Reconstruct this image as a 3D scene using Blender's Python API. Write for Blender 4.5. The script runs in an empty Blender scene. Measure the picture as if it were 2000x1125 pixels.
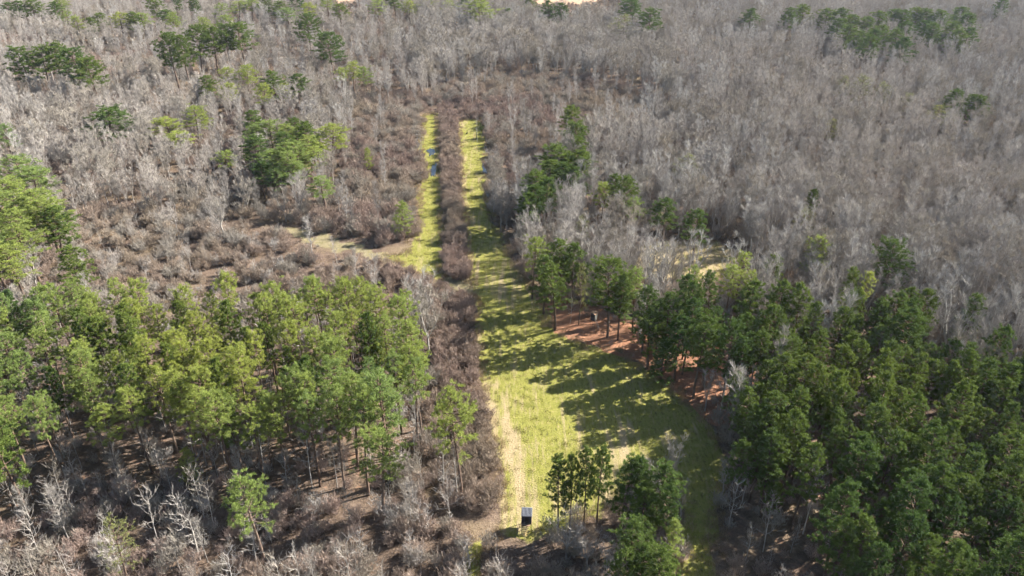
import bpy, math, random
import numpy as np
R = math.radians
rng = random.Random(11)
nr = np.random.RandomState(5)
SC = bpy.context.scene
COL = SC.collection

# ------------------------------------------------------------------ camera, sky, sun, exposure
H_CAM, PITCH, FPX = 95.0, R(28.0), 1500.0
cam_d = bpy.data.cameras.new('camera'); cam = bpy.data.objects.new('camera', cam_d); COL.objects.link(cam)
cam.location = (0, 0, H_CAM); cam.rotation_euler = (math.pi/2 - PITCH, 0, 0)
cam_d.sensor_width = 36; cam_d.lens = 27.0; cam_d.clip_start = 1; cam_d.clip_end = 12000
SC.camera = cam
SUN_EL, SUN_DIR = R(32), R(23)          # the sun stands ahead and to the right
sx, sy, sz = math.cos(SUN_EL)*math.cos(SUN_DIR), math.cos(SUN_EL)*math.sin(SUN_DIR), math.sin(SUN_EL)
w = bpy.data.worlds.new('World'); SC.world = w; w.use_nodes = True
wn = w.node_tree; bg = wn.nodes['Background']
sky = wn.nodes.new('ShaderNodeTexSky'); sky.sky_type = 'NISHITA'; sky.sun_disc = False
sky.sun_elevation = SUN_EL; sky.sun_rotation = math.pi/2 - SUN_DIR
wn.links.new(sky.outputs[0], bg.inputs[0]); bg.inputs[1].default_value = 0.05
sd = bpy.data.lights.new('sun', 'SUN'); sd.energy = 5.0; sd.angle = R(0.5); sd.color = (1.0, 0.955, 0.89)
sun = bpy.data.objects.new('sun', sd); COL.objects.link(sun)
from mathutils import Vector, Matrix, noise as mnoise
sun.rotation_euler = Vector((sx, sy, sz)).to_track_quat('Z', 'Y').to_euler()
SC.view_settings.view_transform = 'Standard'; SC.view_settings.look = 'None'
SC.view_settings.exposure = 1.88; SC.view_settings.gamma = 1.0
SC.cycles.max_bounces = 5; SC.cycles.diffuse_bounces = 1; SC.cycles.glossy_bounces = 2
SC.cycles.transmission_bounces = 3; SC.cycles.volume_bounces = 0; SC.cycles.transparent_max_bounces = 4
SC.cycles.use_adaptive_sampling = True; SC.cycles.adaptive_threshold = 0.03
SC.cycles.use_denoising = True; SC.cycles.denoiser = 'OPENIMAGEDENOISE'; SC.cycles.denoising_input_passes = 'RGB_ALBEDO_NORMAL'; SC.cycles.denoising_prefilter = 'ACCURATE'

# ------------------------------------------------------------------ mapping between the photograph and the ground
cp, sp = math.cos(PITCH), math.sin(PITCH)
def W(px, py, z=0.0):
    u, v = (px-1000)/FPX, (562.5-py)/FPX
    dx, dy, dz = u, cp + v*sp, -sp + v*cp
    t = (z-H_CAM)/dz
    return (dx*t, dy*t)
def P(x, y, z=0.0):
    zz = z - H_CAM
    d = y*cp - zz*sp
    return 1000 + FPX*x/d, 562.5 - FPX*(y*sp + zz*cp)/d
def depth(x, y, z=0.0): return y*cp - (z-H_CAM)*sp
def inpoly(X, Y, poly):
    X = np.asarray(X, float); Y = np.asarray(Y, float)
    ins = np.zeros(X.shape, bool); n = len(poly); j = n-1
    for i in range(n):
        xi, yi = poly[i]; xj, yj = poly[j]
        if yi != yj:
            c = ((yi > Y) != (yj > Y)) & (X < (xj-xi)*(Y-yi)/(yj-yi) + xi)
            ins ^= c
        j = i
    return ins
def wp(pts, z=0.0): return [W(a, b, z) for a, b in pts]

# ground regions, given where they lie on the ground
FIELD = [wp(p) for p in [
 [(895,238),(912,232),(935,231),(950,245),(955,262),(950,300),(949,330),(952,380),(962,420),(984,470),(1008,520),(1036,560),(1060,600),(1075,640),(1120,668),
  (1200,690),(1260,720),(1330,770),(1390,830),(1420,900),(1400,1000),(1390,1150),(1330,1150),(1340,1000),(1310,930),(1250,930),(1180,1000),(1090,1035),(1010,1062),
  (975,1040),(985,1010),(978,950),(968,880),(950,800),(938,735),(932,660),(930,590),(918,545),(910,470),(904,400),(900,330),(895,280)],
 [(826,225),(854,221),(860,300),(864,400),(868,470),(866,520),(866,548),(836,540),(790,520),(752,500),(790,497),(806,470),(814,430),(822,350),(820,290)],
 [(920,1062),(945,1055),(950,1150),(915,1150)],
 [(1225,485),(1300,470),(1400,472),(1440,500),(1420,540),(1300,548),(1235,530)]]]
PATH = [wp(p) for p in [[(530,440),(575,442),(640,464),(760,495),(800,512),(800,522),(745,509),(625,480),(560,455)], [(855,536),(925,556),(925,588),(855,556)]]]
PCLEAR = wp([(530,432),(640,455),(700,468),(760,488),(860,532),(925,556),(930,592),(860,574),(760,542),(690,520),(620,500),(530,470)])
STRAW = [wp(p) for p in [
 [(1040,565),(1090,585),(1180,600),(1260,640),(1260,700),(1200,695),(1110,665),(1065,640)],
 [(1230,470),(1440,470),(1500,540),(1400,600),(1240,540)],
 [(1200,640),(1330,650),(1500,700),(1560,760),(1500,800),(1390,830),(1260,715)]]]
SAND = [wp(p) for p in [[(1045,-8),(1195,-8),(1150,9),(1100,8),(1070,15),(1050,12)], [(650,-8),(700,-8),(695,5),(660,6)], [(1290,-8),(1330,-8),(1320,6)]]]
PUDDLES = [[(948,262),(962,260),(963,275),(958,294),(944,298),(944,283)],
           [(942,318),(950,312),(952,345),(943,340)], [(946,365),(955,362),(957,388),(948,385)], [(956,418),(964,425),(966,440),(958,436)],
           [(832,291),(850,288),(852,300),(838,306)], [(838,330),(852,318),(854,345),(842,346)],
           [(1262,452),(1290,450),(1294,466),(1266,470)]]
LSTAND = wp([(-260,640),(-60,600),(40,572),(200,545),(400,552),(560,555),(620,540),(690,532),(760,556),(822,592),(838,690),(790,735),
             (720,800),(660,800),(600,790),(480,800),(400,800),(320,785),(260,775),(190,800),(60,800),(-60,880),(-260,960)], 18)
RSTAND = wp([(1530,560),(1620,606),(1700,580),(1830,585),(1905,660),(2010,640),(2300,640),(2300,1250),(1830,1250),(1700,1090),(1560,970),(1470,950),(1405,900),
             (1400,842),(1490,780),(1560,690)], 17)
LOW = wp([(190,440),(330,425),(520,432),(600,470),(760,505),(870,550),(940,600),(935,720),(905,720),(840,690),(820,640),(600,690),(100,690),(90,560)])
HEDGE = [wp(p) for p in [[(864,222),(892,222),(896,330),(902,400),(905,480),(870,480),(866,400),(862,300)],
                         [(868,492),(905,492),(914,548),(890,552),(868,535)],
                         [(700,520),(760,520),(850,556),(925,600),(928,660),(936,735),(950,800),(968,880),(978,960),(960,1010),(905,1010),(900,900),(880,800),(850,700),(860,640),(800,580)]]]
CORR = wp([(856,205),(908,205),(914,400),(916,480),(925,560),(925,600),(870,560),(862,480),(858,300)])
BAND = wp([(800,560),(870,600),(935,640),(968,900),(975,1000),(900,1040),(860,1000),(835,900),(790,800),(842,690)])
MID = wp([(690,200),(840,200),(862,170),(1010,150),(1240,170),(1330,230),(1180,290),(1080,330),(1010,420),(980,430),(955,300),(955,250),(820,225),(815,430),(790,490),(650,480),(600,430),(680,330)])

# ------------------------------------------------------------------ helpers
def tag(o, label=None, cat=None, group=None, kind=None):
    if label: o['label'] = label
    if cat: o['category'] = cat
    if group: o['group'] = group
    if kind: o['kind'] = kind
    return o
def new_obj(name, me, parent=None):
    o = bpy.data.objects.new(name, me); COL.objects.link(o)
    if parent: o.parent = parent
    return o
class MB:
    def __init__(s): s.v = []; s.f = []; s.m = []
    def tri(s, a, b, c, m=0):
        n = len(s.v); s.v += [a, b, c]; s.f.append((n, n+1, n+2)); s.m.append(m)
    def tube(s, pts, rad, n=3, m=0):
        base = len(s.v)
        for k, p in enumerate(pts):
            d = (pts[min(k+1, len(pts)-1)] - pts[max(k-1, 0)])
            if d.length < 1e-6: d = Vector((0, 0, 1))
            d.normalize()
            a = d.cross(Vector((0.3, 1, 0.2))) ; a.normalize(); b = d.cross(a)
            for j in range(n):
                t = 2*math.pi*j/n
                s.v.append(p + (a*math.cos(t) + b*math.sin(t))*rad[k])
        for k in range(len(pts)-1):
            for j in range(n):
                i0 = base+k*n+j; i1 = base+k*n+(j+1) % n
                s.f.append((i0, i1, i1+n, i0+n)); s.m.append(m)
    def blade(s, p, d, L, wd, m=0):
        a = d.cross(Vector((rng.uniform(-1, 1), rng.uniform(-1, 1), rng.uniform(-1, 1))))
        if a.length < 1e-4: return
        a.normalize(); a *= wd/2
        s.tri(p+a, p-a, p+d*L, m)
    def box(s, c, sz_, rz=0, m=0, rx=0):
        M = Matrix.Translation(Vector(c)) @ Matrix.Rotation(rz, 4, 'Z') @ Matrix.Rotation(rx, 4, 'X')
        n = len(s.v); hx, hy, hz = sz_[0]/2, sz_[1]/2, sz_[2]/2
        for x in (-hx, hx):
            for y in (-hy, hy):
                for z in (-hz, hz): s.v.append(M @ Vector((x, y, z)))
        for q in ((0,1,3,2),(4,6,7,5),(0,4,5,1),(2,3,7,6),(0,2,6,4),(1,5,7,3)):
            s.f.append(tuple(n+i for i in q)); s.m.append(m)
    def beam(s, a, b, t, m=0):
        s.tube([Vector(a), Vector(b)], [t*0.7, t*0.7], 4, m)
    def mesh(s, name, mats, smooth=False):
        me = bpy.data.meshes.new(name)
        me.from_pydata([tuple(v) for v in s.v], [], s.f)
        for m in mats: me.materials.append(m)
        me.polygons.foreach_set('material_index', s.m)
        if smooth: me.polygons.foreach_set('use_smooth', [True]*len(s.f))
        me.update(); return me

# ------------------------------------------------------------------ materials
def mat(name):
    m = bpy.data.materials.new(name); m.use_nodes = True
    nt = m.node_tree; nt.nodes.clear()
    return m, nt, nt.nodes.new('ShaderNodeOutputMaterial')
def mixc(nt, fac, a, b):
    n = nt.nodes.new('ShaderNodeMix'); n.data_type = 'RGBA'
    for sock, val in ((n.inputs[0], fac), (n.inputs[6], a), (n.inputs[7], b)):
        if isinstance(val, bpy.types.NodeSocket): nt.links.new(val, sock)
        elif isinstance(val, (tuple, list)): sock.default_value = (*val, 1)
        else: sock.default_value = val
    return n.outputs[2]
def ramp(nt, src, lo, hi):
    n = nt.nodes.new('ShaderNodeMapRange'); n.inputs[1].default_value = lo; n.inputs[2].default_value = hi
    nt.links.new(src, n.inputs[0]); return n.outputs[0]
def noise_n(nt, scale, detail=3, vec=None, rough=0.55, dist=0):
    n = nt.nodes.new('ShaderNodeTexNoise'); n.inputs['Scale'].default_value = scale
    n.inputs['Detail'].default_value = detail; n.inputs['Roughness'].default_value = rough; n.inputs['Distortion'].default_value = dist
    if vec is not None: nt.links.new(vec, n.inputs['Vector'])
    return n.outputs[0]
def leafy(name, ca, cb, cc, trans=0.3, patch=0.012, rough=0.8):
    """two tones chosen per tree, a third drifting with the place it stands"""
    m, nt, out = mat(name)
    oi = nt.nodes.new('ShaderNodeObjectInfo'); tc = nt.nodes.new('ShaderNodeTexCoord')
    base = mixc(nt, oi.outputs['Random'], ca, cb)
    pf = ramp(nt, noise_n(nt, patch, 2, oi.outputs['Location']), 0.42, 0.62)
    base = mixc(nt, pf, base, cc)
    nf = ramp(nt, noise_n(nt, 0.9, 2, tc.outputs['Object']), 0.3, 0.7)
    dk = nt.nodes.new('ShaderNodeMix'); dk.data_type = 'RGBA'; dk.blend_type = 'MULTIPLY'; dk.inputs[0].default_value = 1
    nt.links.new(base, dk.inputs[6]); nt.links.new(mixc(nt, nf, (0.72, 0.72, 0.74), (1.15, 1.15, 1.05)), dk.inputs[7])
    d = nt.nodes.new('ShaderNodeBsdfDiffuse'); nt.links.new(dk.outputs[2], d.inputs[0])
    if trans > 0:
        t = nt.nodes.new('ShaderNodeBsdfTranslucent'); nt.links.new(dk.outputs[2], t.inputs[0])
        mx = nt.nodes.new('ShaderNodeMixShader'); mx.inputs[0].default_value = trans
        nt.links.new(d.outputs[0], mx.inputs[1]); nt.links.new(t.outputs[0], mx.inputs[2]); nt.links.new(mx.outputs[0], out.inputs[0])
    else: nt.links.new(d.outputs[0], out.inputs[0])
    return m
def plain(name, col, rough=0.7, metal=0.0, var=0.25, scale=6.0, spec=0.3):
    m, nt, out = mat(name)
    b = nt.nodes.new('ShaderNodeBsdfPrincipled'); tc = nt.nodes.new('ShaderNodeTexCoord')
    f = ramp(nt, noise_n(nt, scale, 4, tc.outputs['Object']), 0.3, 0.7)
    nt.links.new(mixc(nt, f, tuple(c*(1-var) for c in col), tuple(min(1, c*(1+var)) for c in col)), b.inputs['Base Color'])
    b.inputs['Roughness'].default_value = rough; b.inputs['Metallic'].default_value = metal
    b.inputs['Specular IOR Level'].default_value = spec
    nt.links.new(b.outputs[0], out.inputs[0]); return m
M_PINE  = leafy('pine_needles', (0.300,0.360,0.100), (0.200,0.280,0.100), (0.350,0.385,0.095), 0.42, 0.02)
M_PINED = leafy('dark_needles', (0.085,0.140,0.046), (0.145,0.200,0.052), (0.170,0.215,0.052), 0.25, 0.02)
M_CEDAR = leafy('faded_needles', (0.24,0.25,0.10), (0.20,0.22,0.10), (0.27,0.27,0.09), 0.3, 0.02)
M_PBARK = leafy('pine_bark', (0.15,0.10,0.075), (0.20,0.15,0.12), (0.12,0.085,0.07), 0)
M_GREY  = leafy('grey_twigs', (0.55,0.52,0.50), (0.30,0.265,0.245), (0.47, 0.42, 0.385), 0, 0.010)
M_TAN   = leafy('tan_twigs', (0.38,0.335,0.285), (0.31,0.27,0.23), (0.40,0.36,0.32), 0, 0.012)
M_WHITE = leafy('white_bark', (0.36,0.33,0.305), (0.32,0.29,0.265), (0.39,0.355,0.325), 0, 0.02)
M_BROWN = leafy('brown_twigs', (0.40, 0.300, 0.26), (0.30,0.225,0.195), (0.38,0.31,0.245), 0, 0.016)
M_BUSHG = leafy('bush_leaves', (0.10,0.14,0.035), (0.15,0.19,0.045), (0.09,0.13,0.04), 0.25, 0.03)
M_BEECH = leafy('rusty_leaves', (0.33,0.20,0.11), (0.28,0.17,0.10), (0.32,0.22,0.13), 0.3, 0.03)

def ground_material():
    m, nt, out = mat('forest_floor')
    g = nt.nodes.new('ShaderNodeNewGeometry').outputs['Position']
    def att(n):
        a = nt.nodes.new('ShaderNodeAttribute'); a.attribute_name = n; return a.outputs['Fac']
    def jag(f, n, w_=0.5):      # edge of a region broken up by noise
        a = nt.nodes.new('ShaderNodeMath'); a.operation = 'ADD'; nt.links.new(f, a.inputs[0]); 
        b = nt.nodes.new('ShaderNodeMath'); b.operation = 'MULTIPLY_ADD'; nt.links.new(n, b.inputs[0]); b.inputs[1].default_value = w_; b.inputs[2].default_value = -w_/2
        nt.links.new(b.outputs[0], a.inputs[1]); return ramp(nt, a.outputs[0], 0.40, 0.60)
    n1 = noise_n(nt, 0.05, 4, g); n2 = noise_n(nt, 0.45, 5, g, 0.7); n3 = noise_n(nt, 2.6, 4, g, 0.7); n4 = noise_n(nt, 7, 3, g, 0.8)
    # leaf litter
    lit = mixc(nt, ramp(nt, n2, 0.35, 0.65), (0.085,0.060,0.045), (0.185,0.135,0.10))
    lit = mixc(nt, ramp(nt, n3, 0.55, 0.75), lit, (0.27,0.20,0.14))
    lit = mixc(nt, ramp(nt, n1, 0.5, 0.65), lit, mixc(nt, ramp(nt, n3, 0.35, 0.65), (0.14,0.10,0.06), (0.26,0.20,0.13)))
    # pine straw
    st = mixc(nt, ramp(nt, n2, 0.3, 0.7), (0.25,0.12,0.072), (0.37,0.195,0.115))
    st = mixc(nt, ramp(nt, n3, 0.50, 0.72), st, (0.15,0.075,0.05))
    st = mixc(nt, ramp(nt, n4, 0.56, 0.75), st, (0.36,0.27,0.17))
    # grass, in rows along the field (y) with dry straw showing
    mp = nt.nodes.new('ShaderNodeMapping'); mp.inputs['Scale'].default_value = (1.0, 0.10, 1); nt.links.new(g, mp.inputs[0])
    rows = noise_n(nt, 0.55, 4, mp.outputs[0], 0.65); 
    gr = mixc(nt, ramp(nt, n2, 0.3, 0.7), (0.175,0.182,0.038), (0.275,0.255,0.068))
    gr = mixc(nt, ramp(nt, n3, 0.52, 0.8), gr, (0.12,0.13,0.032))
    mp2 = nt.nodes.new('ShaderNodeMapping'); mp2.inputs['Scale'].default_value = (1.0, 0.35, 1); nt.links.new(g, mp2.inputs[0])
    n5 = noise_n(nt, 1.7, 5, mp2.outputs[0], 0.75)
    gr = mixc(nt, ramp(nt, n5, 0.54, 0.66), gr, (0.09, 0.085, 0.03))
    gr = mixc(nt, ramp(nt, n5, 0.46, 0.36), gr, (0.30, 0.25, 0.11))
    dry = mixc(nt, ramp(nt, n3, 0.3, 0.7), (0.28,0.22,0.115), (0.38,0.30,0.175))
    dm = nt.nodes.new('ShaderNodeMath'); dm.operation = 'MULTIPLY_ADD'; nt.links.new(att('dry'), dm.inputs[0]); dm.inputs[1].default_value = 0.22; nt.links.new(rows, dm.inputs[2])
    gr = mixc(nt, ramp(nt, dm.outputs[0], 0.55, 0.72), gr, dry)
    sand = mixc(nt, ramp(nt, n2, 0.3, 0.7), (0.36,0.24,0.16), (0.48,0.34,0.23))
    c = mixc(nt, jag(att('straw'), n2, 0.9), lit, st)
    c = mixc(nt, jag(att('pathy'), n3, 0.8), c, mixc(nt, ramp(nt, n2, 0.35, 0.65), (0.19,0.165,0.08), (0.27,0.225,0.14)))
    c = mixc(nt, jag(att('grass'), n3, 0.6), c, gr)
    c = mixc(nt, jag(att('sand'), n2, 0.5), c, sand)
    d = nt.nodes.new('ShaderNodeBsdfDiffuse'); nt.links.new(c, d.inputs[0])
    bp = nt.nodes.new('ShaderNodeBump'); bp.inputs['Strength'].default_value = 0.9; bp.inputs['Distance'].default_value = 0.25
    nt.links.new(n3, bp.inputs['Height']); nt.links.new(bp.outputs[0], d.inputs['Normal'])
    nt.links.new(d.outputs[0], out.inputs[0]); return m

# ------------------------------------------------------------------ the ground, one sheet to the horizon
def fnoise(x, y, s, seed=0):
    """cheap smooth noise from summed sines, -1..1"""
    r_ = np.random.RandomState(seed); a = np.zeros(np.shape(x))
    for k in range(6):
        th = r_.uniform(0, 2*np.pi); f = s*r_.uniform(0.6, 1.7)
        a = a + np.sin((x*np.cos(th) + y*np.sin(th))*f + r_.uniform(0, 6.28))
    return a/6**0.5/1.4
def soft(X, Y, polys, rad):
    a = np.zeros(X.shape)
    for k in range(12):
        t = k*2.4; q = rad*math.sqrt((k+0.5)/12)
        X2 = X + q*math.cos(t) + 0.7*rad*fnoise(X, Y, 0.8, 3); Y2 = Y + q*math.sin(t) + 0.7*rad*fnoise(X, Y, 0.9, 4)
        m = np.zeros(X.shape, bool)
        for p in polys: m |= inpoly(X2, Y2, p)
        a += m
    return a/12
ys = [-2500, -800, -200, 0, 40]
y = 62.0
while y < 820: ys.append(y); y *= 1.0045
ys += [900, 1050, 1300, 1700, 2500]
us = list(np.linspace(-1, 1, 520)); us = [-12, -5, -2.5, -1.5] + us + [1.5, 2.5, 5, 12]
ys = np.array(ys); us = np.array(us)
YY, UU = np.meshgrid(ys, us, indexing='ij')
half = np.clip(60 + 0.62*np.clip(YY, 0, 820), 60, 2000); XX = np.clip(UU*half, -2600, 2600)
XX = np.where(np.abs(UU) > 11, np.sign(UU)*2600, XX)
ZZ = 0.10*fnoise(XX, YY, 0.5, 8) + 0.05*fnoise(XX, YY, 1.6, 9)
g_grass = soft(XX, YY, FIELD, 1.6); ZZ = np.where(g_grass > 0.3, ZZ*0.35, ZZ)
nv = XX.size; ny, nx = XX.shape
me = bpy.data.meshes.new('ground'); idx = np.arange(nv).reshape(ny, nx)
faces = np.stack([idx[:-1, :-1], idx[:-1, 1:], idx[1:, 1:], idx[1:, :-1]], -1).reshape(-1, 4)
me.vertices.add(nv); me.vertices.foreach_set('co', np.stack([XX, YY, ZZ], -1).ravel())
me.loops.add(faces.size); me.loops.foreach_set('vertex_index', faces.ravel().astype(np.int32))
me.polygons.add(len(faces)); me.polygons.foreach_set('loop_start', np.arange(0, faces.size, 4, dtype=np.int32))
me.update(calc_edges=True)
me.polygons.foreach_set('use_smooth', [True]*len(faces))
DRY = [wp(p) for p in [[(940,738),(985,745),(1010,820),(1030,900),(1050,1000),(1020,1060),(975,1040),(975,940),(955,830)],
                       [(895,236),(906,236),(914,340),(922,450),(935,560),(925,560),(908,450),(900,340)],
                       [(1180,820),(1290,850),(1330,960),(1180,980),(1120,900)],[(960,500),(1060,520),(1080,590),(950,590),(930,560)]]]
for nm, arr in (('grass', g_grass), ('straw', soft(XX, YY, [STRAW[0], STRAW[2]], 4.0)), ('sand', soft(XX, YY, SAND, 4.0)),
                ('pathy', soft(XX, YY, PATH, 3.5)), ('dry', np.maximum(soft(XX, YY, DRY[:2]+[FIELD[3]], 3.0), .55*soft(XX, YY, DRY[2:], 5.0)))):
    if nm == 'straw':
        arr = np.maximum(arr, 0.36*np.maximum(inpoly(XX, YY, LSTAND), inpoly(XX, YY, RSTAND)))
    me.attributes.new(nm, 'FLOAT', 'POINT').data.foreach_set('value', arr.ravel().astype(np.float32))
me.materials.append(ground_material())
tag(new_obj('ground', me), kind='structure')

mw, nt, out = mat('puddle_water')
b = nt.nodes.new('ShaderNodeBsdfPrincipled'); b.inputs['Base Color'].default_value = (0.03, 0.035, 0.035, 1)
b.inputs['Roughness'].default_value = 0.06; b.inputs['IOR'].default_value = 1.5; b.inputs['Specular IOR Level'].default_value = 1.0
nt.links.new(b.outputs[0], out.inputs[0])
for poly in PUDDLES:
    c = Vector((sum(p[0] for p in poly)/len(poly), sum(p[1] for p in poly)/len(poly)))
    ring = []
    for k in range(len(poly)):
        a, b2 = Vector(poly[k]), Vector(poly[(k+1) % len(poly)])
        for t in (0, .2, .4, .6, .8):
            q = a.lerp(b2, t); q = c + (q-c)*rng.uniform(0.55, 1.15); ring.append((*W(q.x, q.y), 0.10))
    me = bpy.data.meshes.new('puddle'); me.from_pydata(ring, [], [tuple(range(len(ring)))]); me.materials.append(mw)
    tag(new_obj('water', me), kind='structure')

# ------------------------------------------------------------------ trees: generators
def rdir(el_lo, el_hi):
    a = rng.uniform(0, 2*math.pi); e = R(rng.uniform(el_lo, el_hi))
    return Vector((math.cos(a)*math.cos(e), math.sin(a)*math.cos(e), math.sin(e)))
def trunk_path(h, lean=0.03, n=6):
    dx, dy = rng.uniform(-lean, lean)*h, rng.uniform(-lean, lean)*h
    ph = rng.uniform(0, 6)
    return [Vector((dx*t*t + 0.012*h*math.sin(ph+4*t), dy*t*t + 0.012*h*math.cos(ph+3*t), h*t - (0.2 if t == 0 else 0))) for t in [k/n for k in range(n+1)]]
def on_path(path, t):
    k = min(int(t*(len(path)-1)), len(path)-2); f = t*(len(path)-1)-k
    return path[k].lerp(path[k+1], f)

def make_pine(h, cr, cb, nb, dens, low=0, seed=0, cone=0.0, bw=0.18, blade=0.36):
    """trunk mesh and crown mesh of a loblolly pine; cr crown radius, cb where the crown starts (fraction)"""
    rng.seed(seed)
    T = MB(); C = MB()
    path = trunk_path(h, 0.035)
    r0 = 0.011*h+0.03
    T.tube(path, [r0*(1-0.9*(k/6)**1.2) for k in range(7)], 6)
    lump = [rng.uniform(0.72, 1.15) for _ in range(7)]
    for k in range(nb):
        t = cb + (1-cb)*((k+rng.random())/nb)**0.9
        u = (t-cb)/(1-cb)
        az = k*2.399 + rng.uniform(-.5, .5)
        env = (math.sin(math.pi*min(1, 0.18+0.80*u))**0.55) * (1-cone*u)
        if u > 0.93: env *= 0.6
        L = cr*env*lump[int(az*1.1) % 7]*rng.uniform(0.65, 1.08)
        p0 = on_path(path, min(t, .985)); el = R(-8 + 48*u + rng.uniform(-8, 12))
        d = Vector((math.cos(az)*math.cos(el), math.sin(az)*math.cos(el), math.sin(el)))
        mid = p0 + d*L*0.55 + Vector((0, 0, -0.03*L)); end = p0 + d*L + Vector((0, 0, 0.10*L))
        T.tube([p0, mid, end], [0.05+0.012*L, 0.03+.006*L, 0.015], 3)
        nsub = max(2, int(L*1.9))
        for q in range(nsub):
            s = 0.25 + 0.75*(q+rng.random())/nsub
            b0 = p0.lerp(mid, s/0.55) if s < 0.55 else mid.lerp(end, (s-0.55)/0.45)
            side = (d + rdir(-20, 40)*0.9).normalized()
            e2 = b0 + side*rng.uniform(0.35, 0.30*L+0.45)
            T.blade(b0, (e2-b0).normalized(), (e2-b0).length, 0.05)
            for j in range(3):
                cpt = b0.lerp(e2, rng.uniform(0.35, 1.15)) + rdir(-50, 70)*rng.uniform(0, 0.55)
                for z in range(dens):
                    dd = (rdir(-35, 85) + Vector((0, 0, .25)) + side*0.35).normalized()
                    C.blade(cpt + rdir(-60, 60)*rng.uniform(0, .28), dd, blade*rng.uniform(0.6, 1.15), blade*bw)
    for k in range(low):       # dead stubs on the lower bole
        t = rng.uniform(0.25, cb); p0 = on_path(path, t)
        T.tube([p0, p0 + rdir(-15, 25)*rng.uniform(0.5, 1.6)], [0.03, 0.008], 3)
    return T, C

def make_bare(h, cr, cb, n1, n2, n3, el=(35, 65), curve=0.35, seed=0, tw=0.042, fork=0, twl=(0.6, 1.2), r0=None, top=0.5):
    rng.seed(seed)
    T = MB(); C = MB()
    r0 = r0 or 0.010*h+0.02
    stems = []
    if fork:
        hf = h*cb
        base = [Vector((0, 0, -0.2)), Vector((0.02*h*rng.uniform(-1, 1), 0.01*h, hf*0.5)), Vector((0.02*h*rng.uniform(-1, 1), 0.0, hf))]
        T.tube(base, [r0*1.2, r0, r0*0.85], 6)
        for k in range(fork):
            az = k*2*math.pi/fork + rng.uniform(-.4, .4); sp_ = cr*rng.uniform(.35, .62)
            e = Vector((math.cos(az)*sp_, math.sin(az)*sp_, h*rng.uniform(0.86, 1.0)))
            m_ = base[-1].lerp(e, 0.45) + Vector((math.cos(az), math.sin(az), 0))*sp_*0.18
            pth = [base[-1], base[-1].lerp(m_, .5)+rdir(0, 10)*.1, m_, m_.lerp(e, .5)+rdir(0, 10)*.25, e]
            T.tube(pth, [r0*.7, r0*.55, r0*.42, r0*.25, r0*.1], 5); stems.append((pth, 0.05, e.z))
    else:
        pth = trunk_path(h, 0.03); T.tube(pth, [r0*(1-0.92*(k/6)) for k in range(7)], 5); stems.append((pth, cb, h))
    for pth, c0, hh in stems:
        nb = max(3, n1//len(stems))
        for k in range(nb):
            u = (k+rng.random())/nb; t = c0 + (1-c0)*u
            az = k*2.399 + rng.uniform(-.6, .6)
            env = (math.sin(math.pi*min(1, 0.15+u*0.72))**0.7)*(1-0.25*u)
            L = cr*env*rng.uniform(0.6, 1.1)*(0.62 if fork else 1.0)/math.cos(R(el[0]))*0.85
            p0 = on_path(pth, min(t, .97)); e = R(rng.uniform(*el) + 15*(u-0.5))
            d = Vector((math.cos(az)*math.cos(e), math.sin(az)*math.cos(e), math.sin(e)))
            m1 = p0 + d*L*0.5; d2 = (d + Vector((0, 0, curve)) + rdir(-20, 20)*.2).normalized(); m2 = m1 + d2*L*0.5
            rb = r0*0.30*(1-0.6*t)+0.012
            C.tube([p0, m1, m2], [rb, rb*.65, rb*.25], 3)
            for q in range(n2):
                s = 0.2+0.8*(q+rng.random())/n2
                b0 = p0.lerp(m1, s*2) if s < .5 else m1.lerp(m2, s*2-1)
                dd = ((d2 if s > .5 else d)*0.8 + rdir(-15, 60)*0.9 + Vector((0, 0, curve*.6))).normalized()
                L2 = rng.uniform(0.22, 0.45)*L + 0.5
                e2 = b0 + dd*L2
                C.tube([b0, e2], [rb*.38+.006, .008], 3)
                for z in range(n3):
                    c = b0.lerp(e2, rng.uniform(0.15, 1.0))
                    d3 = (dd*0.9 + rdir(-25, 70)*0.8 + Vector((0, 0, curve*.4))).normalized()
                    C.blade(c, d3, rng.uniform(*twl), tw)
    return T, C

def make_shrub(h, wd, ns, n2, n3, seed, tw=0.038, green=0, mi=0):
    rng.seed(seed); T = MB()
    for k in range(ns):
        az = k*2.399; rr = wd*math.sqrt((k+.5)/ns)
        b0 = Vector((math.cos(az)*rr*.35, math.sin(az)*rr*.35, -.1)); hh = h*math.sqrt(max(.12, 1-(rr/wd)**2*.75))*rng.uniform(.55, 1.2)
        e = Vector((math.cos(az)*rr, math.sin(az)*rr, hh)); m_ = b0.lerp(e, .5)+Vector((0, 0, .1*h))
        T.tube([b0, m_, e], [.035, .022, .008], 3, mi)
        for q in range(n2):
            s = .25+.75*(q+rng.random())/n2
            c = b0.lerp(m_, s*2) if s < .5 else m_.lerp(e, s*2-1)
            dd = (rdir(10, 75)+Vector((0, 0, .3))).normalized(); L2 = rng.uniform(.15, .32)*h
            T.blade(c, dd, L2, .035, mi)
            for z in range(n3):
                d3 = (dd*.9+rdir(10, 85)*.8).normalized()
                T.blade(c+dd*L2*rng.uniform(.3, 1), d3, rng.uniform(.10, .24)*h+.15, tw*rng.uniform(.7, 1.4), mi)
                if green and rng.random() < green:
                    T.blade(c+dd*L2*rng.uniform(.5, 1)+d3*.2, rdir(-30, 60), .28, .16, 1)
    return T

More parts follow.
